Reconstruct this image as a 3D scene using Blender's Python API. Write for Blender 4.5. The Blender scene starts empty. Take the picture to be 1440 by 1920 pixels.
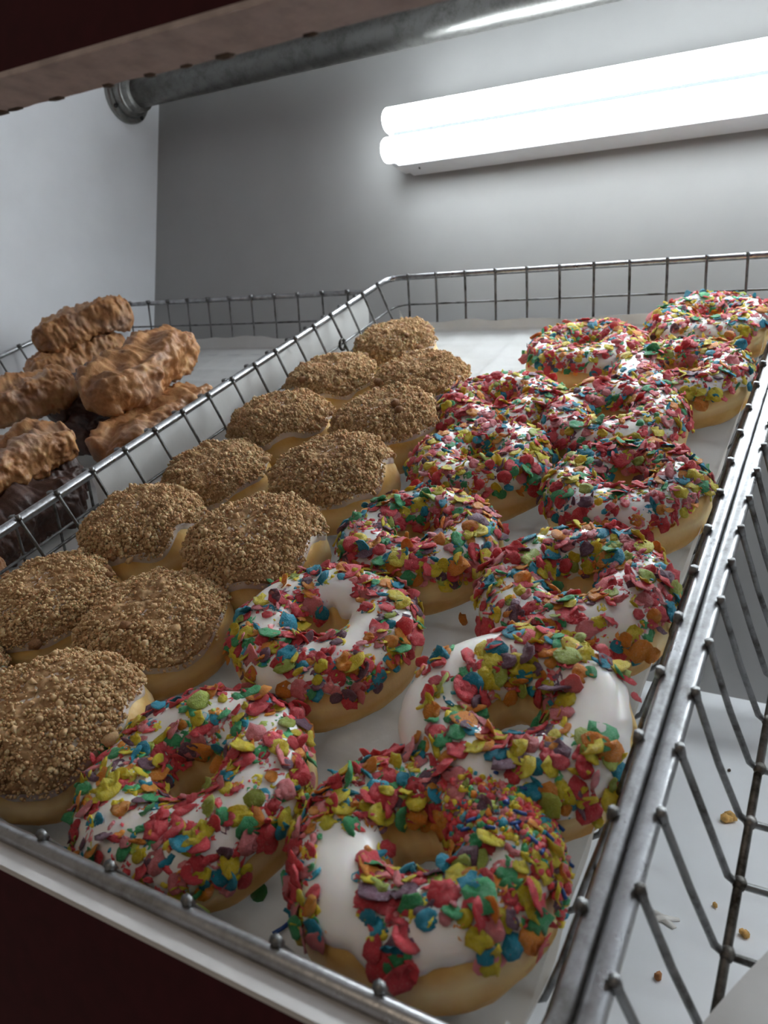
import bpy, math, random
import numpy as np
from mathutils import Matrix, Vector, Quaternion, noise as mnoise

# Units while building: one basket cell; everything is scaled by S to metres at the end.
S = 0.028
PI = math.pi
C = bpy.context.scene.collection
TILT = 0.483161            # the baskets lean towards the customer
rng = np.random.default_rng(7)
random.seed(7)

# ------------------------------------------------------------------ camera, world, exposure
CAM = (14.15192632, -10.01863, 2.08968)
RIGHT = (0.86318, -0.50242, -0.04987)
cd = bpy.data.cameras.new('camera'); cam = bpy.data.objects.new('camera', cd); C.objects.link(cam)
WC = np.array([[0.862585, 0.503456, 0.049874], [0.091034, -0.057443, -0.994], [-0.497572, 0.862154, -0.097345]])
M_ = Matrix(((WC[0, 0], -WC[1, 0], -WC[2, 0]), (WC[0, 1], -WC[1, 1], -WC[2, 1]), (WC[0, 2], -WC[1, 2], -WC[2, 2])))
cam.location = CAM
cam.rotation_euler = M_.to_euler()
cd.sensor_fit = 'VERTICAL'; cd.sensor_height = 36.0; cd.lens = 1495.657 / 1920 * 36
cd.clip_start = 0.01; cd.clip_end = 50
cd.dof.use_dof = True; cd.dof.focus_distance = 13.5 * S; cd.dof.aperture_fstop = 20
bpy.context.scene.camera = cam
w = bpy.data.worlds.new('shop'); bpy.context.scene.world = w; w.use_nodes = True
w.node_tree.nodes['Background'].inputs[0].default_value = (1.0, 0.90, 0.80, 1)
w.node_tree.nodes['Background'].inputs[1].default_value = 0.06
vs = bpy.context.scene.view_settings
vs.view_transform = 'Standard'; vs.look = 'None'; vs.gamma = 1; vs.use_curve_mapping = False
vs.exposure = 1.45
TUBE_POWER = 10.0
ld = bpy.data.lights.new('shop ceiling lamp', 'AREA'); lo_ = bpy.data.objects.new('shop_ceiling_lamp', ld); C.objects.link(lo_)
ld.size = 0.9; ld.energy = 1.0; ld.color = (1.0, .82, .62)
lo_.location = (4, -52, 44); lo_.rotation_euler = (Vector((8, 0, 0)) - Vector((4, -52, 44))).to_track_quat('-Z', 'Y').to_euler()

# ------------------------------------------------------------------ helpers
def link(o, parent=None):
    C.objects.link(o)
    if parent: o.parent = parent
    return o

def mk(name, V, F, smooth=True, mat=None):
    """mesh datablock from verts and faces (list of tuples, or an int array)"""
    me = bpy.data.meshes.new(name)
    V = np.asarray(V, dtype=np.float32)
    if isinstance(F, np.ndarray):
        k = F.shape[1]
        me.vertices.add(len(V)); me.vertices.foreach_set('co', V.ravel())
        me.loops.add(F.size); me.loops.foreach_set('vertex_index', F.astype(np.int32).ravel())
        me.polygons.add(len(F)); me.polygons.foreach_set('loop_start', np.arange(0, F.size, k, dtype=np.int32))
        me.update(calc_edges=True)
    else:
        me.from_pydata(V.tolist(), [], F); me.update()
    if smooth: me.polygons.foreach_set('use_smooth', [True] * len(me.polygons))
    if mat: me.materials.append(mat)
    return me

def obj(name, me, parent=None, loc=None, rot=None, kind=None):
    o = bpy.data.objects.new(name, me); link(o, parent)
    if loc is not None: o.location = loc
    if rot is not None: o.rotation_mode = 'QUATERNION'; o.rotation_quaternion = rot
    if kind: o['kind'] = kind
    return o

def tag(o, label, cat, group=None):
    o['label'] = label; o['category'] = cat
    if group: o['group'] = group
    return o

def thing(name, label, cat, loc=(0, 0, 0), rot=None, group=None):
    return tag(obj(name, None, None, loc, rot), label, cat, group)

class MB:
    def __init__(s): s.V = []; s.F = []
    def add(s, V, F):
        n = len(s.V); s.V += [tuple(v) for v in V]; s.F += [tuple(i + n for i in f) for f in F]; return s
    def box(s, a, b, bev=0.0):
        (x0, y0, z0), (x1, y1, z1) = a, b
        if bev <= 0:
            V = [(x, y, z) for x in (x0, x1) for y in (y0, y1) for z in (z0, z1)]
            return s.add(V, [(0, 1, 3, 2), (4, 6, 7, 5), (0, 4, 5, 1), (2, 3, 7, 6), (0, 2, 6, 4), (1, 5, 7, 3)])
        V = []; idx = {}
        for ix, x in enumerate((x0, x1)):
            for iy, y in enumerate((y0, y1)):
                for iz, z in enumerate((z0, z1)):
                    sx, sy, sz = (1, -1)[ix] * bev, (1, -1)[iy] * bev, (1, -1)[iz] * bev
                    for a_, d in enumerate(((0, sy, sz), (sx, 0, sz), (sx, sy, 0))):
                        idx[ix, iy, iz, a_] = len(V); V.append((x + d[0], y + d[1], z + d[2]))
        F = []
        for ax in range(3):
            for sd in (0, 1):
                q = []
                for u, v in ((0, 0), (1, 0), (1, 1), (0, 1)):
                    k = [0, 0, 0]; k[ax] = sd; k[(ax + 1) % 3] = u; k[(ax + 2) % 3] = v
                    q.append(idx[k[0], k[1], k[2], ax])
                F.append(q if sd else q[::-1])
        for ax in range(3):
            a1, a2 = (ax + 1) % 3, (ax + 2) % 3
            for u in (0, 1):
                for v in (0, 1):
                    k0 = [0, 0, 0]; k0[a1] = u; k0[a2] = v; k1 = list(k0); k1[ax] = 1
                    q = [idx[(*k0, a1)], idx[(*k1, a1)], idx[(*k1, a2)], idx[(*k0, a2)]]
                    F.append(q if u != v else q[::-1])
        for ix in (0, 1):
            for iy in (0, 1):
                for iz in (0, 1):
                    t = [idx[ix, iy, iz, i] for i in range(3)]
                    F.append(t if (ix + iy + iz) % 2 else t[::-1])
        return s.add(V, F)
    def tube(s, pts, r, n=6, closed=False, caps=True):
        P = [Vector(p) for p in pts]; N = len(P)
        rr = r if isinstance(r, (list, tuple)) else [r] * N
        base = len(s.V); T = []
        for i in range(N):
            a = P[i - 1] if (i > 0 or closed) else P[i]; b = P[(i + 1) % N] if (i < N - 1 or closed) else P[i]
            T.append((b - a).normalized())
        u = T[0].orthogonal().normalized()
        for i in range(N):
            if i: u = (T[i - 1].rotation_difference(T[i]) @ u)
            u = (u - T[i] * u.dot(T[i])).normalized(); v = T[i].cross(u)
            for k in range(n):
                a = 2 * PI * k / n
                s.V.append(tuple(P[i] + (u * math.cos(a) + v * math.sin(a)) * rr[i]))
        for i in range(N if closed else N - 1):
            j = (i + 1) % N
            for k in range(n):
                l = (k + 1) % n
                s.F.append((base + i * n + k, base + i * n + l, base + j * n + l, base + j * n + k))
        if caps and not closed:
            s.F.append(tuple(base + k for k in range(n))[::-1]); s.F.append(tuple(base + (N - 1) * n + k for k in range(n)))
        return s
    def blob(s, c, r):
        V, F = ICO1; return s.add([(c[0] + v[0] * r[0], c[1] + v[1] * r[1], c[2] + v[2] * r[2]) for v in V], F)
    def lathe(s, prof, n, origin, axis='X'):
        """prof: list of (along, radius)"""
        base = len(s.V)
        for a, r in prof:
            for k in range(n):
                t = 2 * PI * k / n; p = (a, r * math.cos(t), r * math.sin(t))
                s.V.append((origin[0] + p[0], origin[1] + p[1], origin[2] + p[2]))
        for i in range(len(prof) - 1):
            for k in range(n):
                l = (k + 1) % n
                s.F.append((base + i * n + k, base + (i + 1) * n + k, base + (i + 1) * n + l, base + i * n + l))
        s.F.append(tuple(base + k for k in range(n))); s.F.append(tuple(base + (len(prof) - 1) * n + k for k in range(n))[::-1])
        return s
    def build(s, name, mat, parent=None, smooth=True, kind=None):
        return obj(name, mk(name, s.V, s.F, smooth, mat), parent, kind=kind)

def ico():
    t = (1 + 5 ** .5) / 2
    V = np.array([(-1, t, 0), (1, t, 0), (-1, -t, 0), (1, -t, 0), (0, -1, t), (0, 1, t), (0, -1, -t), (0, 1, -t), (t, 0, -1), (t, 0, 1), (-t, 0, -1), (-t, 0, 1)], float)
    V /= np.linalg.norm(V[0])
    F = [(0, 11, 5), (0, 5, 1), (0, 1, 7), (0, 7, 10), (0, 10, 11), (1, 5, 9), (5, 11, 4), (11, 10, 2), (10, 7, 6), (7, 1, 8), (3, 9, 4), (3, 4, 2), (3, 2, 6), (3, 6, 8), (3, 8, 9), (4, 9, 5), (2, 4, 11), (6, 2, 10), (8, 6, 7), (9, 8, 1)]
    return V, F
ICO1 = ico()

def many_blobs(P, R, jitter=0.35):
    """one mesh of small irregular grains: P (n,3), R (n,)"""
    V, F = ICO1; n = len(P)
    A = V[None] * R[:, None, None] * (1 + jitter * (rng.random((n, 12, 1)) - .5) * 2)
    A = A * (1 + .5 * (rng.random((n, 1, 3)) - .5)) + P[:, None]
    FF = (np.array(F)[None] + (np.arange(n) * 12)[:, None, None]).reshape(-1, 3)
    return A.reshape(-1, 3), FF

def fbm(p, sc, octv=3):
    return mnoise.fractal((p[0] * sc, p[1] * sc, p[2] * sc), 1.0, 2.0, octv)

def TW(X, Y, h=0.0):
    c, s_ = math.cos(TILT), math.sin(TILT)
    return Vector((X, Y * c - h * s_, Y * s_ + h * c))
QT = Quaternion((1, 0, 0), TILT)

# ------------------------------------------------------------------ materials
def nodes(name):
    m = bpy.data.materials.new(name); m.use_nodes = True
    nt = m.node_tree
    return m, nt, nt.nodes['Principled BSDF']

def ramp(nt, fac, stops):
    r = nt.nodes.new('ShaderNodeValToRGB'); e = r.color_ramp.elements
    while len(e) < len(stops): e.new(0.5)
    for i, (p, c) in enumerate(stops): e[i].position = p; e[i].color = (*c, 1)
    nt.links.new(fac, r.inputs[0]); return r.outputs[0]

def coords(nt, rand=True):
    t = nt.nodes.new('ShaderNodeTexCoord')
    if not rand: return t.outputs['Object']
    oi = nt.nodes.new('ShaderNodeObjectInfo'); a = nt.nodes.new('ShaderNodeVectorMath'); a.operation = 'ADD'
    nt.links.new(t.outputs['Object'], a.inputs[0]); nt.links.new(oi.outputs['Random'], a.inputs[1])
    return a.outputs[0]

def noise_tex(nt, vec, scale, detail=4, rough=.55):
    n = nt.nodes.new('ShaderNodeTexNoise'); n.inputs['Scale'].default_value = scale / S
    n.inputs['Detail'].default_value = detail; n.inputs['Roughness'].default_value = rough
    nt.links.new(vec, n.inputs['Vector']); return n.outputs['Fac']

def bump(nt, b, h, strength, dist):
    n = nt.nodes.new('ShaderNodeBump'); n.inputs['Strength'].default_value = strength; n.inputs['Distance'].default_value = dist * S
    nt.links.new(h, n.inputs['Height']); nt.links.new(n.outputs[0], b.inputs['Normal'])

def mix(nt, fac, a, b):
    m = nt.nodes.new('ShaderNodeMix'); m.data_type = 'RGBA'
    nt.links.new(fac, m.inputs[0])
    for v, i in ((a, 6), (b, 7)):
        if isinstance(v, tuple): m.inputs[i].default_value = (*v, 1)
        else: nt.links.new(v, m.inputs[i])
    return m.outputs[2]

def flat(name, col, rough=.5, metal=0, var=.06, sc=3, sss=0, bmp=0, bsc=8, spec=.5):
    m, nt, b = nodes(name); v = coords(nt)
    n = noise_tex(nt, v, sc)
    lo = tuple(max(0, c * (1 - var * 2)) for c in col); hi = tuple(min(1, c * (1 + var * 2)) for c in col)
    nt.links.new(ramp(nt, n, [(.3, lo), (.7, hi)]), b.inputs['Base Color'])
    b.inputs['Roughness'].default_value = rough; b.inputs['Metallic'].default_value = metal
    b.inputs['Specular IOR Level'].default_value = spec
    if sss:
        b.inputs['Subsurface Weight'].default_value = sss; b.inputs['Subsurface Radius'].default_value = (1, .5, .25); b.inputs['Subsurface Scale'].default_value = .12 * S
    if bmp: bump(nt, b, noise_tex(nt, v, bsc), bmp, .05)
    return m

def mat_steel(name, dark, light, rough=.32):
    m, nt, b = nodes(name); v = coords(nt)
    n = noise_tex(nt, v, 2.2, 6, .7)
    nt.links.new(ramp(nt, n, [(.35, dark), (.55, light)]), b.inputs['Base Color'])
    b.inputs['Metallic'].default_value = 1
    r = nt.nodes.new('ShaderNodeMapRange'); r.inputs[1].default_value = .3; r.inputs[2].default_value = .65
    r.inputs[3].default_value = rough + .2; r.inputs[4].default_value = rough
    nt.links.new(n, r.inputs[0]); nt.links.new(r.outputs[0], b.inputs['Roughness'])
    bump(nt, b, noise_tex(nt, v, 9), .25, .02)
    return m

STEEL = mat_steel('basket steel', (.24, .235, .23), (.42, .42, .43), .26)
WIRE = mat_steel('basket wire', (.07, .065, .06), (.22, .22, .22), .35)
GREASE = mat_steel('greasy wire', (.03, .026, .02), (.17, .16, .15), .4)
PIPE = mat_steel('galvanised pipe', (.19, .185, .175), (.29, .285, .27), .3)
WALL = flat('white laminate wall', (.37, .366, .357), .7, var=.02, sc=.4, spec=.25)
SIDE = flat('white side panel', (.82, .83, .85), .6, var=.02, sc=.4, spec=.3)
FLOORM = flat('white shelf board', (.90, .91, .93), .35, var=.015, sc=.5)
MAROON = flat('maroon laminate', (.040, .003, .006), .6, var=.08, sc=5, spec=.15)
EDGE = flat('bare board edge', (.42, .34, .32), .6, var=.1, sc=4, bmp=.3)
EDGEW = flat('white edge band', (.50, .48, .47), .35, var=.04, sc=2)
CHIP = flat('chipped dark core', (.07, .045, .03), .9, var=.3, sc=9)
LAMPB = flat('white enamel lamp body', (.80, .80, .82), .4, var=.01)
SCREW = flat('dark screw', (.05, .05, .05), .5, metal=1)

m, nt, b = nodes('fluorescent tube'); TUBE = m
b.inputs['Base Color'].default_value = (.9, .95, 1, 1)
b.inputs['Emission Color'].default_value = (.88, .96, 1.0, 1); b.inputs['Emission Strength'].default_value = TUBE_POWER

m, nt, b = nodes('waxed paper'); PAPER = m
v = coords(nt); n = noise_tex(nt, v, 1.1, 5, .6)
nt.links.new(ramp(nt, n, [(.35, (.78, .77, .75)), (.65, (.86, .855, .84))]), b.inputs['Base Color'])
b.inputs['Roughness'].default_value = .42
bump(nt, b, noise_tex(nt, v, 2.5, 6, .6), .25, .05)
tr = nt.nodes.new('ShaderNodeBsdfTranslucent'); tr.inputs[0].default_value = (.8, .8, .78, 1)
mx = nt.nodes.new('ShaderNodeMixShader'); mx.inputs[0].default_value = .42
nt.links.new(b.outputs[0], mx.inputs[1]); nt.links.new(tr.outputs[0], mx.inputs[2])
nt.links.new(mx.outputs[0], nt.nodes['Material Output'].inputs[0])

def mat_dough():
    m, nt, b = nodes('fried dough')
    v = coords(nt); n = noise_tex(nt, v, 1.6, 5, .6)
    base = ramp(nt, n, [(.3, (.62, .33, .08)), (.5, (.74, .45, .14)), (.72, (.84, .58, .23))])
    t = nt.nodes.new('ShaderNodeTexCoord'); sx = nt.nodes.new('ShaderNodeSeparateXYZ'); nt.links.new(t.outputs['Object'], sx.inputs[0])
    mm = nt.nodes.new('ShaderNodeMapRange'); mm.inputs[1].default_value = .0; mm.inputs[2].default_value = .22 * S
    mm.inputs[3].default_value = 1; mm.inputs[4].default_value = 0
    d = nt.nodes.new('ShaderNodeMath'); d.operation = 'SUBTRACT'; d.inputs[1].default_value = .62 * S
    nt.links.new(sx.outputs[2], d.inputs[0]); a = nt.nodes.new('ShaderNodeMath'); a.operation = 'ABSOLUTE'
    nt.links.new(d.outputs[0], a.inputs[0]); nt.links.new(a.outputs[0], mm.inputs[0])
    nt.links.new(mix(nt, mm.outputs[0], base, (.88, .68, .36)), b.inputs['Base Color'])
    b.inputs['Roughness'].default_value = .48
    b.inputs['Subsurface Weight'].default_value = .5; b.inputs['Subsurface Radius'].default_value = (1, .6, .22); b.inputs['Subsurface Scale'].default_value = .25 * S
    bump(nt, b, noise_tex(nt, v, 6, 5, .6), .3, .04)
    return m
DOUGH = mat_dough()
ICING = flat('white sugar icing', (.83, .80, .77), .3, var=.02, sc=2, sss=.4, bmp=.1, bsc=3)
GLAZE = flat('thin sugar glaze', (.66, .56, .50), .3, var=.1, sc=3, sss=.3, bmp=.15)

def mat_streusel(name, stops):
    m, nt, b = nodes(name); v = coords(nt)
    nt.links.new(ramp(nt, noise_tex(nt, v, 7, 4, .7), stops), b.inputs['Base Color'])
    b.inputs['Roughness'].default_value = .95; b.inputs['Specular IOR Level'].default_value = .06
    b.inputs['Subsurface Weight'].default_value = .25; b.inputs['Subsurface Scale'].default_value = .04 * S
    return m
STREUSEL = mat_streusel('streusel', [(.3, (.27, .155, .08)), (.55, (.42, .27, .145)), (.75, (.56, .39, .23))])
GRAIN = mat_streusel('pale streusel grain', [(.3, (.48, .32, .17)), (.55, (.62, .445, .255)), (.75, (.76, .59, .38))])
GRAIN2 = mat_streusel('brown streusel grain', [(.3, (.36, .215, .11)), (.55, (.50, .335, .18)), (.75, (.64, .465, .28))])
LUMP = flat('brown crumb lump', (.24, .12, .055), .75, var=.2, sc=6, spec=.3)

def mat_bar(name, stops, glz):
    m, nt, b = nodes(name); v = coords(nt)
    n = noise_tex(nt, v, 2.0, 6, .65)
    base = ramp(nt, n, stops)
    g = noise_tex(nt, v, .9, 3, .5)
    f = nt.nodes.new('ShaderNodeMapRange'); f.inputs[1].default_value = .55; f.inputs[2].default_value = .75
    f.inputs[3].default_value = 0; f.inputs[4].default_value = .45; nt.links.new(g, f.inputs[0])
    nt.links.new(mix(nt, f.outputs[0], base, glz), b.inputs['Base Color'])
    b.inputs['Roughness'].default_value = .42
    b.inputs['Subsurface Weight'].default_value = .15; b.inputs['Subsurface Scale'].default_value = .08 * S
    bump(nt, b, noise_tex(nt, v, 5, 6, .65), .55, .07)
    return m
BAR = mat_bar('glazed old fashioned cake', [(.3, (.22, .085, .03)), (.5, (.43, .20, .075)), (.72, (.62, .36, .16))], (.62, .48, .40))
CHOC = mat_bar('glazed chocolate cake', [(.3, (.035, .016, .012)), (.55, (.09, .045, .035)), (.75, (.16, .085, .06))], (.24, .18, .17))

FLAKE_COL = [('red', (.80, .075, .095), 33), ('yellow', (.84, .66, .04), 20), ('green', (.07, .44, .18), 9), ('teal', (.02, .33, .48), 10),
             ('orange', (.90, .32, .04), 11), ('mauve', (.20, .10, .15), 6), ('pink', (.85, .26, .28), 11), ('lime', (.42, .52, .09), 3)]
FLAKE_MAT = []
for nm, c, wt in FLAKE_COL:
    m, nt, b = nodes(nm + ' cereal'); v = coords(nt)
    n = noise_tex(nt, v, 7, 3)
    pale = tuple(min(1, .62 * x + .28) for x in c)
    nt.links.new(ramp(nt, n, [(.3, tuple(x * .88 for x in c)), (.55, c), (.85, pale)]), b.inputs['Base Color'])
    b.inputs['Roughness'].default_value = .42
    b.inputs['Subsurface Weight'].default_value = .4; b.inputs['Subsurface Radius'].default_value = (1, .6, .5); b.inputs['Subsurface Scale'].default_value = .05 * S
    bump(nt, b, noise_tex(nt, v, 11, 5, .65), .9, .05)
    FLAKE_MAT.append(m)
FLAKE_P = np.array([w_ for *_, w_ in FLAKE_COL], float); FLAKE_P /= FLAKE_P.sum()
BLUE = flat('blue sugar strand', (.01, .07, .30), .35, var=.05)

# ------------------------------------------------------------------ the setting
YW, XL, XR, ZF, ZC = 15.8, -12.96, 38.5, -5.314, 19.5
YF0, YF1 = -5.10, -4.80
def struct(name, mb, mat, parent=None):
    o = mb.build(name, mat, parent, smooth=False); o['kind'] = 'structure'; return o
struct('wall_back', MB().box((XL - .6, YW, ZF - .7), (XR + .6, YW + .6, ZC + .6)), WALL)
struct('wall_left', MB().box((XL - .6, YF1 + .02, ZF - .7), (XL, YW, ZC + .6)), SIDE)
struct('wall_right', MB().box((XR, YF1 + .02, ZF - .7), (XR + .6, YW, ZC + .6)), SIDE)
struct('ceiling', MB().box((XL, YF1, ZC), (XR, YW, ZC + .6)), SIDE)
struct('floor', MB().box((XL, YF1 + .02, ZF - .7), (XR, YW, ZF)), FLOORM)

# front face of the cabinet: lower and upper maroon boards with the opening between them
def rough_edge_board(name, z_edge, z_far, y0, y1, edge_mat, amp, n=240):
    """a board whose long edge at z_edge is worn; maroon face in front, bare edge as its own piece"""
    sgn = 1 if z_far > z_edge else -1
    body = MB().box((XL - .6, y0, min(z_edge + sgn * .05, z_far)), (XR + .6, y1, max(z_edge + sgn * .05, z_far)))
    o = struct(name, body, MAROON)
    V = []; F = []
    xs = np.linspace(XL - .6, XR + .6, n * 2)
    for i, x in enumerate(xs):
        wv = amp * (fbm((x, 3.1, z_edge), 1.3, 4))
        V += [(x, y0 - .004, z_edge + sgn * .055), (x, y0 - .004, z_edge), (x, y1 + wv, z_edge), (x, y1 + wv, z_edge + sgn * .055)]
    for i in range(len(xs) - 1):
        a = i * 4
        for k in range(4):
            F.append((a + k, a + (k + 1) % 4, a + 4 + (k + 1) % 4, a + 4 + k))
    F += [(0, 1, 2, 3), tuple(range(len(V) - 4, len(V)))]
    e = obj('edge_band', mk('edge_band', V, F, False, edge_mat), o); e['kind'] = 'structure'
    return o
lower = rough_edge_board('trim_1', -2.55, -9.5, YF0, YF1, EDGEW, .012)
upper = rough_edge_board('trim_2', 5.25, 27.0, YF0, -4.56, EDGE, .035)
# chips along the worn rear edge of the upper board and the front of the lower one
for x in (5.45, 6.35, 7.0, 7.75, 8.3, 8.75, 9.2, 10.1, 6.1):
    s_ = .05 + .07 * random.random()
    mb = MB().blob((x, -4.56, 5.25), (s_ * 1.6, .035 + .03 * random.random(), .012)); c_ = mb.build('chip', CHIP, upper); c_['kind'] = 'structure'
# ledges that carry the baskets
struct('trim_3', MB().box((XL, 12.9, 4.1), (XR, 13.3, 4.72)), SIDE)
struct('trim_4', MB().box((XL, YF1 + .02, -4.6), (XR, -3.15, -3.72)), SIDE)

# ------------------------------------------------------------------ pipe rail with its flange
pr = thing('pipe_rail', 'galvanised steel pipe rail crossing high in front of back wall', 'pipe', (XL, 13.95, 15.42))
mb = MB().lathe([(.02, .59), (XR - XL - .02, .59)], 28, (0, 0, 0)); mb.build('pipe', PIPE, pr)
mb = MB().lathe([(0.0, 1.10), (.16, 1.10), (.22, 1.06), (.23, .90), (.5, .85), (.56, .81), (.58, .75), (.86, .73), (.9, .6)], 40, (0, 0, 0))
fl = mb.build('flange', PIPE, pr, smooth=False)
for k in range(4):
    a = PI / 4 + k * PI / 2
    MB().lathe([(.2, .09), (.26, .09), (.28, .05)], 10, (0, .98 * math.cos(a), .98 * math.sin(a))).build('screw', SCREW, fl)

# ------------------------------------------------------------------ twin tube light on the back wall
FX0, FX1 = -.55, 33.0
lamp = thing('tube_light', 'twin fluorescent tube light with white body on the back wall', 'lamp', (FX0, YW, 11.3))
Lx = FX1 - FX0
MB().box((.32, -1.2, 0), (Lx - .32, 0, 1.9), .04).build('body', LAMPB, lamp, smooth=False)
MB().box((.0, -1.34, .08), (.30, -.05, 1.84), .05).build('end_cap', LAMPB, lamp, smooth=False)
MB().box((Lx - .30, -1.34, .08), (Lx, -.05, 1.84), .05).build('end_cap', LAMPB, lamp, smooth=False)
MB().box((.3, -1.52, .88), (Lx - .3, -1.15, 1.0)).build('seam_strip', flat('dark seam strip', (.04, .045, .045), .6, var=.02), lamp, smooth=False)  # added strip, coloured dark so the tube seam stays visible in the glare
for z in (.45, 1.43):
    t_ = MB().lathe([(-.03, .28), (.0, .38), (.04, .41), (Lx - .04, .41), (Lx, .38), (Lx + .03, .28)], 28, (0, -1.45, z)).build('tube', TUBE, lamp)
MB().lathe([(0, .05), (.02, .05)], 10, (.95, -.75, -.005)).build('screw', SCREW, lamp)

# ------------------------------------------------------------------ wire baskets
H = 1.75; FL = .6
def rounded_rect(x0, x1, y0, y1, r, k=6):
    P = []
    for cx, cy, a0 in ((x1 - r, y1 - r, 0), (x0 + r, y1 - r, PI / 2), (x0 + r, y0 + r, PI), (x1 - r, y0 + r, 1.5 * PI)):
        for i in range(k + 1):
            a = a0 + PI / 2 * i / k; P.append((cx + r * math.cos(a), cy + r * math.sin(a)))
    return P

def basket(label, x0, x1, y0, y1, h0, px, ax, py, ay, rim, wire, knob, rad, mid=True, mat=STEEL, wmat=WIRE, lumps=False):
    t = thing('wire_basket', label, 'basket', TW(0, 0, h0), QT, 'wire baskets in the display case')
    MB().tube([(x, y, 0) for x, y in rounded_rect(x0, x1, y0, y1, rad)], rim, 12, closed=True).build('rim', mat, t)
    if mid:
        f = FL * .85 / H
        MB().tube([(x, y, -.85) for x, y in rounded_rect(x0 + f, x1 - f, y0 + f, y1 - f, .55)], wire * .95, 6, closed=True).build('middle_wire', wmat, t)
    def u_wire(fix, a, b, along_y, lp):
        def P(s_, h): return (fix, s_, h) if along_y else (s_, fix, h)
        jit = lambda: random.uniform(-.015, .015)
        g = rim + wire * .6
        pts = [P(a + g - .02, rim + .03), P(a + g, -.03), P(a + g + (FL - g) * .48 + jit(), -H * .5), P(a + FL * .97, -H + .10), P(a + FL + .08, -H)]
        n = 4
        for i in range(1, n): pts.append(P(a + FL + (b - a - 2 * FL) * i / n, -H + jit() * .5))
        pts += [P(b - FL - .08, -H), P(b - FL * .97, -H + .10), P(b - g - (FL - g) * .48 + jit(), -H * .5), P(b - g, -.03), P(b - g + .02, rim + .03)]
        mb = MB().tube(pts, wire, 6)
        for s_, d in ((a, 1), (b, -1)):
            mb.tube([P(s_ + d * g * .9, rim * .2), P(s_ + d * (g * .9 - .02), rim + knob * .45)], knob * .62, 6)
        mb.build('wire', wmat, t)
        for s_ in lp:
            m2 = MB()
            m2.blob(P(s_, -H + .02), (wire * 2.1, wire * 2.4, wire * 1.7)); m2.build('weld', GREASE, t)
    k = ax
    while k < x1 - .5:
        if k > x0 + .5: u_wire(k, y0, y1, True, [])
        k += px
    k = ay
    while k < y1 - .5:
        if k > y0 + .5: u_wire(k, x0, x1, False, [x0 + FL + .1, x0 + FL + 1.1] if lumps and k < 8 else [])
        k += py
    for cy_ in ((7.15, 9.3, 11.9) if not lumps and x0 > -1 else ()):
        MB().tube([(x0 + .34, cy_ + .16 * math.cos(a), -.85 + .16 * math.sin(a)) for a in np.linspace(0, 2 * PI, 12, endpoint=False)], .045, 6, closed=True).build('clip', GREASE, t)
    for fx in ((x0 + FL + .09, x1 - FL - .09) if lumps else ()):
        MB().tube([(fx, y0 + FL, -H - .0), (fx, y1 - FL, -H - .0)], wire * 1.15, 6).build('wire', GREASE, t)
    return t
basket('steel wire basket holding cereal and crumb topped doughnuts in the middle', -.06, 12.645, -5.36, 15.93, 0, 1.051, .758, 1.0, -4.0, .098, .038, .09, .5)
basket('steel wire basket at left holding the pile of glazed cake bars', -12.8, -.26, -5.2, 14.9, -.13, 1.051, -11.6, 1.0, -3.9, .085, .036, .13, .4)
basket('empty heavy wire basket at right with bare grid over the white shelf', 12.855, 25.4, -5.36, 15.87, 0, 1.0, 14.55, .822, -4.52, 0.112, .043, .085, .4, mid=False, lumps=True)

# ------------------------------------------------------------------ paper liners
def liner(label, h0, x0, x1, y0, y1, lap, seed, px, py):
    """sheet on the basket floor that climbs the walls by 'lap' (left, right, front, back) and sags between wires"""
    NX, NY = 110, 190
    wl, wr, wf, wb = lap
    U = np.linspace(-wl, (x1 - x0) + wr, NX); W_ = np.linspace(-wf, (y1 - y0) + wb, NY)
    V = np.zeros((NX, NY, 3))
    k = .06
    for i, u in enumerate(U):
        for j, v in enumerate(W_):
            x = x0 + min(max(u, 0), x1 - x0); y = y0 + min(max(v, 0), y1 - y0); h = -H + k
            eu = max(-u, u - (x1 - x0), 0); ev = max(-v, v - (y1 - y0), 0)
            sx = -1 if u < 0 else 1; sy = -1 if v < 0 else 1
            wob = 1 + .35 * fbm((u * .6, v * .6, seed), 1, 2)
            x += sx * (eu * .30 - .02) * (1 if eu else 0) + (eu > 0) * .05 * fbm((u, v, seed + 3), .9, 2) * min(1, eu * 2)
            y += sy * (ev * .30 - .02) * (1 if ev else 0) + (ev > 0) * .05 * fbm((u, v, seed + 9), .9, 2) * min(1, ev * 2)
            h += (eu * .95 + ev * .95) * wob
            if eu == 0 and ev == 0:
                cx = abs(math.sin(PI * (x - px) / 1.051)); cy = abs(math.sin(PI * (y - py)))
                edge = min(1, min(u, x1 - x0 - u, v, y1 - y0 - v) * 1.5)
                h += edge * (.07 - .075 * min(cx, cy) ** .5 + .02 * fbm((x, y, seed), .45, 3))
            V[i, j] = (x, y, h)
    I = np.arange(NX * NY).reshape(NX, NY)
    F = np.stack([I[:-1, :-1], I[1:, :-1], I[1:, 1:], I[:-1, 1:]], -1).reshape(-1, 4)
    o = obj('paper_liner', mk('paper_liner', V.reshape(-1, 3), F, True, PAPER), None, TW(0, 0, h0), QT)
    return tag(o, label, 'paper')
liner('white waxed paper sheet under the doughnuts in the middle basket', 0, .62, 11.96, -4.68, 15.25, (.45, .66, .5, .35), 1.0, .758, 0.0)
liner('white waxed paper sheet under the glazed bars in the left basket', -.13, -12.0, -.82, -4.6, 14.2, (.4, .4, .4, .4), 5.0, -11.6, .1)

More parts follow.
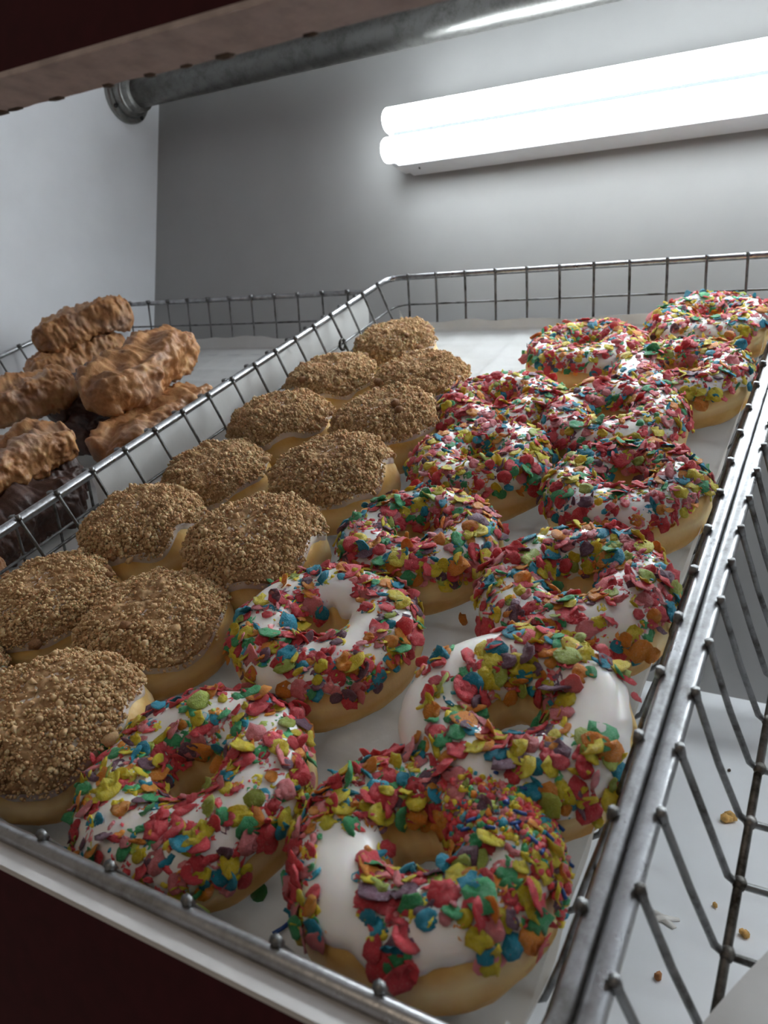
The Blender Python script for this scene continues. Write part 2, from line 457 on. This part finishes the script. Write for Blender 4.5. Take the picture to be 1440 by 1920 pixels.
# the left sheet is folded over the rim next to the middle basket
V = []; prof = [(-.84, -1.66), (-.62, -1.2), (-.40, -.4), (-.36, .06), (-.27, .125), (-.17, .07), (-.135, -.25), (-.16, -.6), (-.22, -.95)]
for j in range(120):
    y = 2.2 + 12.2 * j / 119
    for k, (x, h) in enumerate(prof):
        V.append((x - (.03 * mnoise.noise((y * .8, k, 3)) if k not in (4, 5, 6) else 0), y, h + (.12 * mnoise.noise((y * .7, 1, 8)) if k == 8 else 0)))
K_ = len(prof); F = [(j * K_ + k, j * K_ + k + 1, (j + 1) * K_ + k + 1, (j + 1) * K_ + k) for j in range(119) for k in range(K_ - 1)]
obj('fold', mk('fold', V, F, True, PAPER), bpy.data.objects['paper_liner.001'])

# curled paper corner in the right basket
V = []; n_ = 24
for i in range(n_):
    for j in range(n_):
        u, v = i / (n_ - 1), j / (n_ - 1)
        y = -4.7 + v * 3.6; x = 13.22 + .37 * (y + 4.4) + .05 * (y + 4.4) ** 2 + u * 4.2
        h = -H + .06 + .18 * max(0, 1 - 4 * u) ** 2 + .05 * math.sin(5 * v + 3 * u)
        V.append((x, y, h))
F = [(i * n_ + j, (i + 1) * n_ + j, (i + 1) * n_ + j + 1, i * n_ + j + 1) for i in range(n_ - 1) for j in range(n_ - 1)]
tag(obj('paper_liner', mk('paper_liner', V, F, True, PAPER), None, TW(0, 0, 0), QT), 'white paper corner lying at the front of the right basket', 'paper')

# ------------------------------------------------------------------ cereal flakes
def flake_mesh(kind):
    n = 11; rg = (0.0, .55, 1.0)
    a0 = random.random() * 9; cup = random.uniform(-.35, .55); el = random.uniform(.62, 1.0)
    if kind == 1: el = random.uniform(.28, .42); cup = random.uniform(.3, .9)
    tk = random.uniform(.13, .22)
    V = []; sides = []
    def P(r, k, top):
        a = 2 * PI * k / n
        rad = r * (1 + .32 * mnoise.noise((math.cos(a) * 1.5 + a0, math.sin(a) * 1.5, a0)))
        x, y = rad * math.cos(a), rad * math.sin(a) * el
        z = cup * (x * x - .35) * .55 + .26 * mnoise.noise((x * 1.7 + a0, y * 1.7, 4.0)) + (.5 if top else -.5) * tk * (1.15 - .75 * r * r)
        if top: z += .22 * mnoise.noise((x * 4 + a0, y * 4, 9.0))
        return (x, y, z)
    for top in (1, 0):
        b0 = len(V); V.append(P(0, 0, top))
        for r in rg[1:]:
            for k in range(n): V.append(P(r, k, top))
        for k in range(n):
            l = (k + 1) % n
            f1 = (b0, b0 + 1 + k, b0 + 1 + l); f2 = (b0 + 1 + k, b0 + 1 + n + k, b0 + 1 + n + l, b0 + 1 + l)
            sides += [f1, f2] if top else [f1[::-1], f2[::-1]]
    m0 = 1 + n; m1 = 1 + 2 * n + m0
    for k in range(n):
        l = (k + 1) % n; sides.append((m0 + k, m1 + k, m1 + l, m0 + l))
    return V, sides
FLAKES = []; FARR = []
for v_ in range(14):
    Vf, Ff = flake_mesh(1 if v_ >= 11 else 0)
    FARR.append((np.array(Vf), Ff))
    FLAKES.append([mk('cereal_flake', Vf, Ff, True, FLAKE_MAT[c]) for c in range(len(FLAKE_COL))])

def rot_to(nrm, tilt, spin):
    q = Vector((0, 0, 1)).rotation_difference(Vector(nrm))
    return q @ Quaternion((math.cos(spin), math.sin(spin), 0), tilt) @ Quaternion((0, 0, 1), random.random() * 2 * PI)

# ------------------------------------------------------------------ ring doughnuts
RC, RA = .935, .60
def ring_pt(az, ps, off, sd, squash=1.0, R=1.0):
    """point on the ring's skin: az round the ring, ps round the tube (0 = outer equator, 90 = top)"""
    c, s_ = math.cos(ps), math.sin(ps)
    hgt = .66 if s_ > 0 else .5
    ru = (RA + off) * math.copysign(abs(c) ** .86, c); rz = (hgt + off) * math.copysign(abs(s_) ** .92, s_)
    wob = 1 + .045 * mnoise.noise((math.cos(az) * 1.2 + sd, math.sin(az) * 1.2, 2.0)) * 1.5
    r = (RC + ru) * wob * R
    z = .5 + rz * (1 + .08 * mnoise.noise((math.cos(az) + sd, math.sin(az), 7.0)))
    if c > 0 and abs(z - .40) < .2 and off < .01: r -= .035 * math.exp(-((z - .38 - .05 * math.sin(2 * az + sd)) / .05) ** 2)
    if z < .0: z = .0 + .1 * z
    return (r * math.cos(az), r * math.sin(az) * squash, max(z, -.01))

def ring_mesh(sd, sq, R, N=88, K=32):
    V = [ring_pt(2 * PI * i / N, 2 * PI * k / K, .045 * fbm((math.cos(2 * PI * i / N) * 1.6, math.sin(2 * PI * i / N) * 1.6, k * .42 + sd), 1, 4) - .012, sd, sq, R) for i in range(N) for k in range(K)]
    I = np.arange(N * K).reshape(N, K)
    J = np.roll(I, -1, 0); F = np.stack([I, J, np.roll(J, -1, 1), np.roll(I, -1, 1)], -1).reshape(-1, 4)
    return V, F

def icing_lim(az, sd):
    lo = math.radians(24 + 22 * mnoise.noise((math.cos(az) * 1.6 + sd, math.sin(az) * 1.6, 11.0)) + 10 * mnoise.noise((math.cos(az) * 5 + sd, math.sin(az) * 5, 15.0)))
    hi = math.radians(150 + 22 * mnoise.noise((math.cos(az) * 1.8 + sd, math.sin(az) * 1.8, 21.0)))
    return lo, hi

def icing_mesh(sd, sq, R, N=110, K=24):
    V = []
    for i in range(N):
        az = 2 * PI * i / N; lo, hi = icing_lim(az, sd)
        for k in range(K):
            t = k / (K - 1); e = min(1, min(t, 1 - t) * 9)
            off = -.03 + .072 * math.sqrt(1 - (1 - e) ** 2) + .012 * fbm((math.cos(az) * 2, math.sin(az) * 2, t * 3 + sd), 1, 2)
            V.append(ring_pt(az, lo + (hi - lo) * t, max(off, -.03) + (.011 if e > .5 else 0), sd, sq, R))
    I = np.arange(N * K).reshape(N, K); J = np.roll(I, -1, 0)
    F = np.stack([I[:, :-1], J[:, :-1], J[:, 1:], I[:, 1:]], -1).reshape(-1, 4)
    return V, F

def under_flakes(t, sd, sq, R, n, bare, P, q):
    """the small flakes beneath the ones that can be picked apart: one part, one material slot per colour"""
    VV = []; FF = []; MI = []; base = 0; done = 0; tries = 0
    while done < n and tries < n * 40:
        tries += 1
        az = random.random() * 2 * PI; lo, hi = icing_lim(az, sd); ps = random.uniform(lo - .05, hi - .05)
        p = Vector(ring_pt(az, ps, .045, sd, sq, R))
        if bare > 0 and mnoise.noise((p.x * 1.1 + sd * 3, p.y * 1.1, p.z)) < -.28 + bare * .5: continue
        if q is not None and (q @ p).x > .25 and (q @ p).y > -.25: continue
        d1 = Vector(ring_pt(az + .03, ps, .045, sd, sq, R)) - p; d2 = Vector(ring_pt(az, ps + .03, .045, sd, sq, R)) - p
        sz = random.uniform(.065, .125)
        ci = int(rng.choice(len(FLAKE_COL), p=P)); Vt, Ft = FARR[random.randrange(len(FARR))]
        Rm = np.array(rot_to(d1.cross(d2).normalized(), abs(random.gauss(0, .25)), random.random() * 2 * PI).to_matrix()) * sz
        VV.append(Vt @ Rm.T + np.array(p)); FF += [tuple(i + base for i in f) for f in Ft]; MI += [ci] * len(Ft)
        base += len(Vt); done += 1
    me = mk('small_cereal_flakes', np.concatenate(VV), FF, True)
    for m_ in FLAKE_MAT: me.materials.append(m_)
    me.polygons.foreach_set('material_index', MI)
    obj('small_cereal_flakes', me, t, kind='stuff')

def ring_doughnut(label, X, Y, n, bare=0.0, tilt=(0, 0), lift=0, R=1.0, size=1.0, specks=0, sd=None, red=1.0, under=520, hb=-H + .1):
    sd = random.uniform(0, 90) if sd is None else sd
    sq = random.uniform(.95, 1.03); spin = random.uniform(0, 2 * PI)
    q = QT @ Quaternion((1, 0, 0), tilt[0]) @ Quaternion((0, 1, 0), tilt[1]) @ Quaternion((0, 0, 1), spin)
    t = thing('ring_doughnut', label, 'doughnut', TW(X, Y, hb + lift), q, 'cereal topped ring doughnuts')
    obj('dough', mk('dough', *ring_mesh(sd, sq, R), True, DOUGH), t)
    obj('icing', mk('icing', *icing_mesh(sd, sq, R), True, ICING), t)
    pts = []; tries = 0; P = FLAKE_P.copy(); P[0] *= red; P /= P.sum()
    while len(pts) < n and tries < n * 60:
        tries += 1
        az = random.random() * 2 * PI; lo, hi = icing_lim(az, sd)
        ps = random.uniform(lo - .10, hi - .05)
        if random.random() > (RC + RA * math.cos(ps)) / (RC + RA): continue
        p = Vector(ring_pt(az, ps, .045, sd, sq, R))
        if bare > 0 and mnoise.noise((p.x * 1.1 + sd * 3, p.y * 1.1, p.z)) < -.28 + bare * .5: continue
        if specks:
            pw = (q @ p)
            if pw.x > .25 and pw.y > -.25 and random.random() < .88: continue
        dmin = .125 if len(pts) < n * .5 else .07
        if any((p - o_[0]).length_squared < dmin * dmin for o_ in pts): continue
        d1 = Vector(ring_pt(az + .03, ps, .045, sd, sq, R)) - p; d2 = Vector(ring_pt(az, ps + .03, .045, sd, sq, R)) - p
        pts.append((p, d1.cross(d2).normalized()))
    under_flakes(t, sd, sq, R, under, bare, P, q if specks else None)
    for i, (p, nr) in enumerate(pts):
        lay = i / max(1, len(pts))
        sz = size * random.choice((.075, .09, .10, .105, .115, .125, .14, .16)) * random.uniform(.85, 1.1)
        tl = abs(random.gauss(0, .38)) if lay < .6 else abs(random.gauss(.25, .45))
        vi = random.randrange(14); ci = int(rng.choice(len(FLAKE_COL), p=P))
        o = obj('cereal_flake', FLAKES[vi][ci], t, p + nr * (.012 + .055 * lay * random.random() + sz * math.sin(min(tl, 1)) * .35), rot_to(nr, min(tl, 1.1), random.random() * 2 * PI))
        o.scale = (sz, sz, sz * random.uniform(.9, 1.2))
    if specks:
        for c in range(len(FLAKE_COL)):
            PP = []; RR = []
            while len(PP) < specks * FLAKE_P[c]:
                az = random.random() * 2 * PI; ps = random.uniform(.1, 2.5)
                p = Vector(ring_pt(az, ps, .06, sd, sq, R)); pw = q @ p
                if pw.x < .1 or pw.y < -.35 or random.random() > min(1, (pw.x + .1) * (pw.y + .6)): continue
                PP.append(p); RR.append(random.choice((.018, .025, .032, .042, .055)))
            Vb, Fb = many_blobs(np.array(PP), np.array(RR))
            obj('cereal_crumbs', mk('cereal_crumbs', Vb, Fb, True, FLAKE_MAT[c]), t, kind='stuff')
        for k in range(26):
            while True:
                az = random.random() * 2 * PI; ps = random.uniform(.2, 2.2); p = Vector(ring_pt(az, ps, .11, sd, sq, R)); pw = q @ p
                if pw.x > .5 and pw.y > -.3: break
            d = (Vector(ring_pt(az + .05, ps + random.uniform(-.1, .1), .075, sd, sq, R)) - p).normalized() * .085
            MB().tube([p - d, p, p + d], .02, 6).build('sugar_strand', BLUE, t)
    return t

nth = ('nearest', 'second', 'third', 'fourth', 'fifth', 'sixth', 'seventh')
ring_doughnut('cereal topped ring doughnut with fine blue sugar strands, nearest the front right basket corner', 10.58, -3.55, 285, .12, (-.07, 0), 0, .945, 1.05, 1600, sd=4.0)
ring_doughnut('ring doughnut with a bare white icing patch, second from the front beside the right rail', 10.86, -1.35, 245, .30, (.05, .02), .08, .96, 1.12, under=120, sd=11.3)
ring_doughnut('densely cereal covered ring doughnut, third from the front beside the right rail', 10.80, 1.40, 290, -.1, (.02, -.03), 0, .96, 1.08)
ring_doughnut('thickly cereal covered ring doughnut, fourth from the front beside the right rail', 10.76, 4.50, 295, -.4, (0, 0), 0, .96, 1.05, red=1.1)
ring_doughnut('red looking cereal ring doughnut, fifth from the front and set in from the right rail', 9.81, 7.25, 290, -.4, (.03, 0), .0, 1.0, 1.0, red=1.5)
ring_doughnut('cereal ring doughnut with plain golden side, sixth from the front beside the right rail', 10.70, 9.70, 285, -.2, (.05, 0), .0, 1.02, 1.0)
ring_doughnut('farthest cereal ring doughnut in the right back corner of the middle basket', 10.77, 13.10, 290, -.4, (0, 0), 0, 1.02, 1.0)
ring_doughnut('cereal ring doughnut by the front rail, beside a large crumb doughnut', 7.42, -3.55, 290, -.05, (0, 0), 0, .98, 1.06, sd=31.0)
ring_doughnut('cereal ring doughnut second from the front in the inner row, between crumb doughnuts and rings', 7.42, -0.50, 270, .02, (0, .04), 0, .98, 1.06)
ring_doughnut('yellow and red cereal ring doughnut, third from the front in the inner row', 7.78, 2.20, 290, -.2, (0, 0), 0, .96, 1.1, red=.8)
ring_doughnut('cereal ring doughnut with blue and yellow flakes, fourth in the inner row', 7.72, 5.1, 285, -.2, (0, 0), 0, .97, 1.0, red=.75)
ring_doughnut('mostly red cereal ring doughnut, fifth in the inner row beside crumb doughnuts', 7.17, 7.65, 290, -.4, (0, 0), 0, 1.0, 1.0, red=1.6)
ring_doughnut('cereal ring doughnut alone on bare paper, last in the inner row', 8.10, 11.20, 280, -.3, (0, 0), 0, 1.0, 1.0)

# ------------------------------------------------------------------ crumb doughnuts (filled, no hole)
BH = 1.28
def bun_pt(az, ps, off, sd, R=1.3):
    c, s_ = math.cos(ps), math.sin(ps)
    hz = (.56 if s_ < 0 else .80)
    r = (R + off) * max(c, 0) ** .62
    wob = 1 + .06 * mnoise.noise((math.cos(az) * 1.1 + sd, math.sin(az) * 1.1, 2.0))
    z = .56 + (hz + off) * math.copysign(abs(s_) ** (.95 if s_ > 0 else .8), s_)
    r = r * wob
    if off < .01: r -= .04 * math.exp(-((z - .56 - .04 * math.sin(2 * az + sd)) / .05) ** 2)
    return (r * math.cos(az), r * math.sin(az), z)

def dome(fn, N, ps, pole=True):
    """rows of constant ps (list) around N azimuths; last row ends at the pole"""
    V = [fn(2 * PI * i / N, p) for p in ps for i in range(N)]
    K = len(ps); I = np.arange(N * K).reshape(K, N); J = np.roll(I, -1, 1)
    return V, np.stack([I[:-1], J[:-1], J[1:], I[1:]], -1).reshape(-1, 4)

def top_lim(az, sd): return math.radians(24 + 24 * mnoise.noise((math.cos(az) * 1.5 + sd, math.sin(az) * 1.5, 5.0)))
def bun_parts(sd):
    V, F = dome(lambda a, p: bun_pt(a, p, .045 * fbm((math.cos(a) * 1.6, math.sin(a) * 1.6, p * 4 + sd), 1, 4) - .01, sd), 72, np.linspace(-PI / 2, PI / 2, 30))
    dough = mk('dough', V, F, True, DOUGH)
    def gl(a, t):
        lo = top_lim(a, sd) - .10; p = lo + (PI / 2 - lo) * t
        return bun_pt(a, p, -.02 + .05 * min(1, t * 12), sd)
    V, F = dome(gl, 72, np.linspace(0, 1, 18)); glaze = mk('glaze', V, F, True, GLAZE)
    def cr(a, t):
        lo = top_lim(a, sd) + .03; p = lo + (PI / 2 - lo) * t
        q = bun_pt(a, p, 0, sd)
        d = .09 * max(0, fbm((q[0], q[1], q[2] + sd), 1.5, 2)) + abs(fbm((q[0], q[1], q[2] + sd), 3.0, 3)) * .10 + .03 * fbm((q[0], q[1], q[2] + sd), 11, 2)
        return bun_pt(a, p, (-.03 if t < .001 else .028) + d * min(1, t * 14), sd)
    V, F = dome(cr, 200, np.linspace(0, 1, 62) ** .92)
    PP = []; RR = []
    while len(PP) < 5200:
        a = random.random() * 2 * PI; lo = top_lim(a, sd); p = math.asin(random.uniform(math.sin(lo), 1))
        if p < lo + .25 and random.random() < .45: continue
        x, y, z = bun_pt(a, p, 0, sd)
        d = .09 * max(0, fbm((x, y, z + sd), 1.5, 2)) + abs(fbm((x, y, z + sd), 3.0, 3)) * .10
        PP.append(bun_pt(a, p, .035 + d + random.uniform(0, .03), sd)); RR.append(min(.07, random.lognormvariate(-4.12, .45)))
    V2, F2 = many_blobs(np.array(PP), np.array(RR))
    F3 = np.concatenate([F[:, [0, 1, 2]], F[:, [0, 2, 3]]]); V = np.array(V)
    top = mk('crumb_topping', np.concatenate([V, V2]), np.concatenate([F3, F2 + len(V)]), True, STREUSEL)
    top.materials.append(GRAIN); top.materials.append(GRAIN2)
    mi = np.zeros(len(F3) + len(F2), dtype=np.int32); mi[len(F3):] = np.repeat(1 + (rng.random(len(PP)) < .4), 20)
    top.polygons.foreach_set('material_index', mi)
    return dough, glaze, top
BUNS = [bun_parts(sd) for sd in (3.0, 17.0, 29.0, 43.0)]
LUMPS = []
for k in range(4):
    V, F = ICO1; LUMPS.append(mk('crumb_lump', V * (1 + .35 * (rng.random((12, 1)) - .5)), np.array(F), True, LUMP))
LUMPS2 = []
for me in LUMPS:
    m2 = me.copy(); m2.materials.clear(); m2.materials.append(GRAIN2); LUMPS2.append(m2)

def crumb_doughnut(label, X, Y, k, sx=1, sy=1, sz=1, spin=0, tilt=(0, 0), lift=0, lumps=6, dark=.5, hb=-H + .1):
    q = QT @ Quaternion((1, 0, 0), tilt[0]) @ Quaternion((0, 1, 0), tilt[1]) @ Quaternion((0, 0, 1), spin)
    t = thing('crumb_doughnut', label, 'doughnut', TW(X, Y, hb + lift), q, 'crumb topped filled doughnuts')
    sd = (3.0, 17.0, 29.0, 43.0)[k]
    for nm, me in zip(('dough', 'glaze', 'crumb_topping'), BUNS[k]):
        o = obj(nm, me, t); o.scale = (sx, sy, sz)
        if nm == 'crumb_topping': o['kind'] = 'stuff'
    for i in range(lumps):
        a = random.random() * 2 * PI; p = math.asin(random.uniform(.35, 1)); x, y, z = bun_pt(a, p, .09, sd)
        r = random.uniform(.06, .12)
        o = obj('crumb_lump', random.choice(LUMPS if random.random() < dark else LUMPS2), t, (x * sx, y * sy, z * sz), Quaternion((random.random(), random.random(), 1), random.random() * 6))
        o.scale = (r * random.uniform(.8, 1.3), r, r * .85)
    return t
cd_ = crumb_doughnut
cd_('large crumb doughnut at the front, half past the left edge of the photo', 4.75, -3.5, 0, 1.03, 1.0, 1.12, .4, lumps=3, dark=.2)
cd_('plump crumb doughnut, second from the front in the crumb row beside the cereal rings', 4.5, -1.2, 1, 1.02, .95, 1.0, 1.2, lumps=4)
cd_('dark crumb doughnut, third from the front in the crumb row beside the cereal rings', 4.93, 1.15, 2, 1.08, 1.02, 1.12, 2.2, lumps=3, dark=.2)
cd_('crumb doughnut, fourth from the front in the crumb row beside the cereal rings', 4.92, 3.85, 3, 1.05, 1.03, 1.08, .2, lumps=5)
cd_('lumpy crumb doughnut, fifth from the front in the crumb row beside the cereal rings', 4.9, 6.3, 0, 1.0, .98, 1.1, 3.3, lumps=9, dark=.8)
cd_('crumb doughnut beside the mostly red cereal ring, sixth in the inner crumb row', 4.45, 8.95, 1, .98, .95, 1.0, 4.0, lumps=9, dark=.8)
cd_('farthest crumb doughnut, in the left back corner of the middle basket', 2.35, 11.6, 2, 1.0, .95, 1.0, 5.0, lumps=8, dark=.7)
cd_('crumb doughnut against the left rail, second from the front in that row', 1.95, -1.25, 3, 1.0, .98, 1.0, 1.0, lumps=7)
cd_('tall peaked crumb doughnut, third from the front against the left rail', 2.05, 1.15, 0, 1.0, .95, 1.14, 2.0, lumps=9)
cd_('low crumb doughnut, fourth from the front in the row along the left rail', 1.95, 3.6, 1, .98, .95, .97, .5, lumps=3, dark=.2)
cd_('crumb doughnut, fifth from the front in the row along the left rail', 2.1, 6.0, 2, 1.0, .93, 1.12, 3.6, lumps=6)
cd_('crumb doughnut beside the left rail, next to the farthest crumb doughnut', 1.75, 8.95, 3, 1.0, .95, 1.0, 4.2, lumps=7, dark=.7)
cd_('crumb doughnut cut off at the left edge of the photo, nearest along the left rail', 1.9, -3.75, 1, 1.0, .95, 1.0, .0, lumps=4)

# ------------------------------------------------------------------ glazed cake bars piled in the left basket
def bar_mesh(sd, L, Wd, T):
    V = []; N, K = 110, 64
    for i in range(N):
        t = -1 + 2 * i / (N - 1); tt = max(-1, min(1, t))
        e = (1 - abs(tt) ** 4.5) ** (1 / 2.6)
        for k in range(K):
            a = 2 * PI * k / K; c, s_ = math.cos(a), math.sin(a)
            y = math.copysign(abs(c) ** .6, c) * Wd / 2 * e; z = math.copysign(abs(s_) ** .7, s_) * T / 2 * e; x = tt * L / 2
            n1 = fbm((x, y, z + sd), .9, 3); n2 = 1.5 * abs(fbm((x, y, z + sd + 5), 1.9, 3)) + .7 * abs(fbm((x, y, z + sd), 5.0, 3)) - .45
            ridge = .025 * math.sin(x * 15 + 3 * n1) * max(0, abs(c) - .6)
            cr = -.20 * math.exp(-((c - .25 * math.sin(x * 1.7 + sd)) / .22) ** 2) if s_ > 0 else 0
            d = .19 * n1 + .145 * n2 + ridge
            l = math.hypot(y, z) + 1e-6
            V.append((x + .05 * n1, y * (1 + d / max(l, .3)), z * (1 + d / max(l, .3)) + cr * e))
    I = np.arange(N * K).reshape(N, K); J = np.roll(I, -1, 1)
    return V, np.stack([I[:-1], J[:-1], J[1:], I[1:]], -1).reshape(-1, 4)

def bar(label, p1, p2, Wd, T, roll, choc=False, Lx=1.0):
    a, b_ = TW(*p1), TW(*p2); ax = (b_ - a); L = ax.length * Lx; ax.normalize()
    up = QT @ Vector((0, 0, 1)); yv = up.cross(ax).normalized(); zv = ax.cross(yv)
    q = Matrix((ax, yv, zv)).transposed().to_quaternion() @ Quaternion((1, 0, 0), roll)
    o = obj('cake_bar', mk('cake_bar', *bar_mesh(random.random() * 60, L, Wd, T), True, CHOC if choc else BAR), None, (a + b_) / 2, q)
    return tag(o, label, 'pastry', 'glazed cake bars in the left basket')
bar('tan glazed bar lying on the paper beside the left rail of the middle basket', (-2.45, 4.2, -1.0), (-2.5, 8.3, -1.0), 1.75, 1.3, .1)
bar('largest tan glazed bar, leaning on top of the bar beside the rail', (-3.45, 5.2, .1), (-3.5, 9.3, .35), 1.8, 1.35, .25)
bar('highest tan glazed bar at the back of the pile, near the white side wall', (-10.1, 8.9, .5), (-8.0, 11.6, .75), 1.7, 1.2, -.1)
bar('tan glazed bar under the highest one, its rounded end facing out', (-10.2, 8.2, -.45), (-8.4, 11.2, -.35), 1.7, 1.2, .0)
bar('orange tan glazed bar cut by the left edge of the photo', (-7.2, 3.9, .1), (-5.6, 6.6, .15), 1.7, 1.15, .1)
bar('tan topped glazed bar resting on a chocolate bar at the left edge', (-3.75, .8, -.1), (-2.80, 3.8, -.05), 1.7, .9, .15)
bar('chocolate glazed bar directly under the tan topped bar at the left', (-3.75, .7, -.95), (-2.70, 3.7, -.95), 1.7, 1.0, .1, True)
bar('chocolate glazed bar lying low beside the rail in front of the tan bars', (-2.4, -.2, -1.05), (-2.3, 3.0, -1.1), 1.5, 1.1, .2, True)
bar('dark chocolate glazed bar wedged in the middle of the pile', (-5.9, 5.6, -.55), (-5.4, 9.0, -.2), 1.6, 1.2, .1, True)
bar('chocolate glazed bar at the bottom of the pile in shadow', (-4.6, 5.0, -1.1), (-4.8, 8.4, -1.1), 1.6, 1.1, .0, True)
bar('low tan glazed bar at the bottom left, seen through the rail', (-1.6, -2.6, -1.1), (-1.5, .0, -1.1), 1.5, 1.0, .1)

# ------------------------------------------------------------------ loose bits
def loose(name, label, loc, c, sz, rot=0, tilt=.1):
    o = obj(name, FLAKES[random.randrange(7)][c], None, loc, QT @ Quaternion((0, 1, 0), tilt) @ Quaternion((0, 0, 1), rot)); o.scale = (sz, sz, sz)
    return tag(o, label, 'cereal')
hp = -H + .13
loose('cereal_flake', 'loose dark green cereal flake on the paper between the two front rings', TW(8.62, -4.15, hp), 2, .11)
loose('cereal_flake', 'loose orange cereal flake standing between ring doughnuts on the paper', TW(8.98, 1.1, hp + .1), 4, .12, 0, 1.0)
o = MB().tube([(-.12, 0, 0), (0, .02, 0), (.12, .07, 0)], .024, 6).build('sugar_strand', BLUE)
o.location = TW(9.16, -4.42, hp); o.rotation_mode = 'QUATERNION'; o.rotation_quaternion = QT @ Quaternion((0, 0, 1), .8)
tag(o, 'loose blue sugar strand on the paper by the nearest ring doughnut', 'sprinkle')

CRUMB = flat('golden crumb', (.72, .42, .13), .7, var=.2, sc=8, bmp=.4)
CRUMBB = flat('brown crumb', (.40, .17, .06), .8, var=.2, sc=8)
SUGAR = flat('glaze flake', (.80, .77, .72), .4, var=.03)
def crumb(label, x, y, r, mat, n=3):
    mb = MB()
    for k in range(n): mb.blob((random.uniform(-.5, .5) * r, random.uniform(-.5, .5) * r, r * .45 + random.uniform(0, .2) * r), tuple(r * random.uniform(.5, .75) for _ in range(3)))
    o = mb.build('crumb', mat); o.location = (x, y, ZF); return tag(o, label, 'crumb', 'crumbs on the white shelf')
crumb('largest golden crumb on the white shelf, seen through the right basket grid', 12.71, 6.9, .17, CRUMB, 6)
crumb('small brown crumb on the white shelf, lowest under the right basket', 12.48, 1.17, .085, CRUMBB)
crumb('pale golden crumb on the shelf beside the paper corner', 13.42, 2.96, .09, CRUMB, 4)
crumb('tiny pale crumb on the shelf behind the glaze flake', 12.92, 3.53, .06, CRUMB)
crumb('tiny orange crumb on the shelf left of the largest crumb', 11.57, 6.3, .045, CRUMBB)
crumb('black speck on the white shelf near the back', 12.4, 9.65, .06, CHIP, 2)
crumb('small beige crumb on the shelf close to a dark weld', 13.15, 4.4, .075, CRUMB)
mb = MB()
mb.tube([(-.2, -.16, .03), (-.05, .0, .07), (.18, .13, .03)], [.05, .085, .04], 6); mb.tube([(-.2, .14, .03), (-.05, .0, .06), (.16, -.15, .03)], [.045, .08, .05], 6)
o = mb.build('glaze_flake', SUGAR); o.location = (12.32, 2.67, ZF); o.scale = (1, 1, .5); tag(o, 'white forked flake of dried glaze on the shelf under right basket', 'crumb')

# ------------------------------------------------------------------ to metres
for me in bpy.data.meshes: me.transform(Matrix.Scale(S, 4))
for o in bpy.data.objects:
    o.location = o.location * S
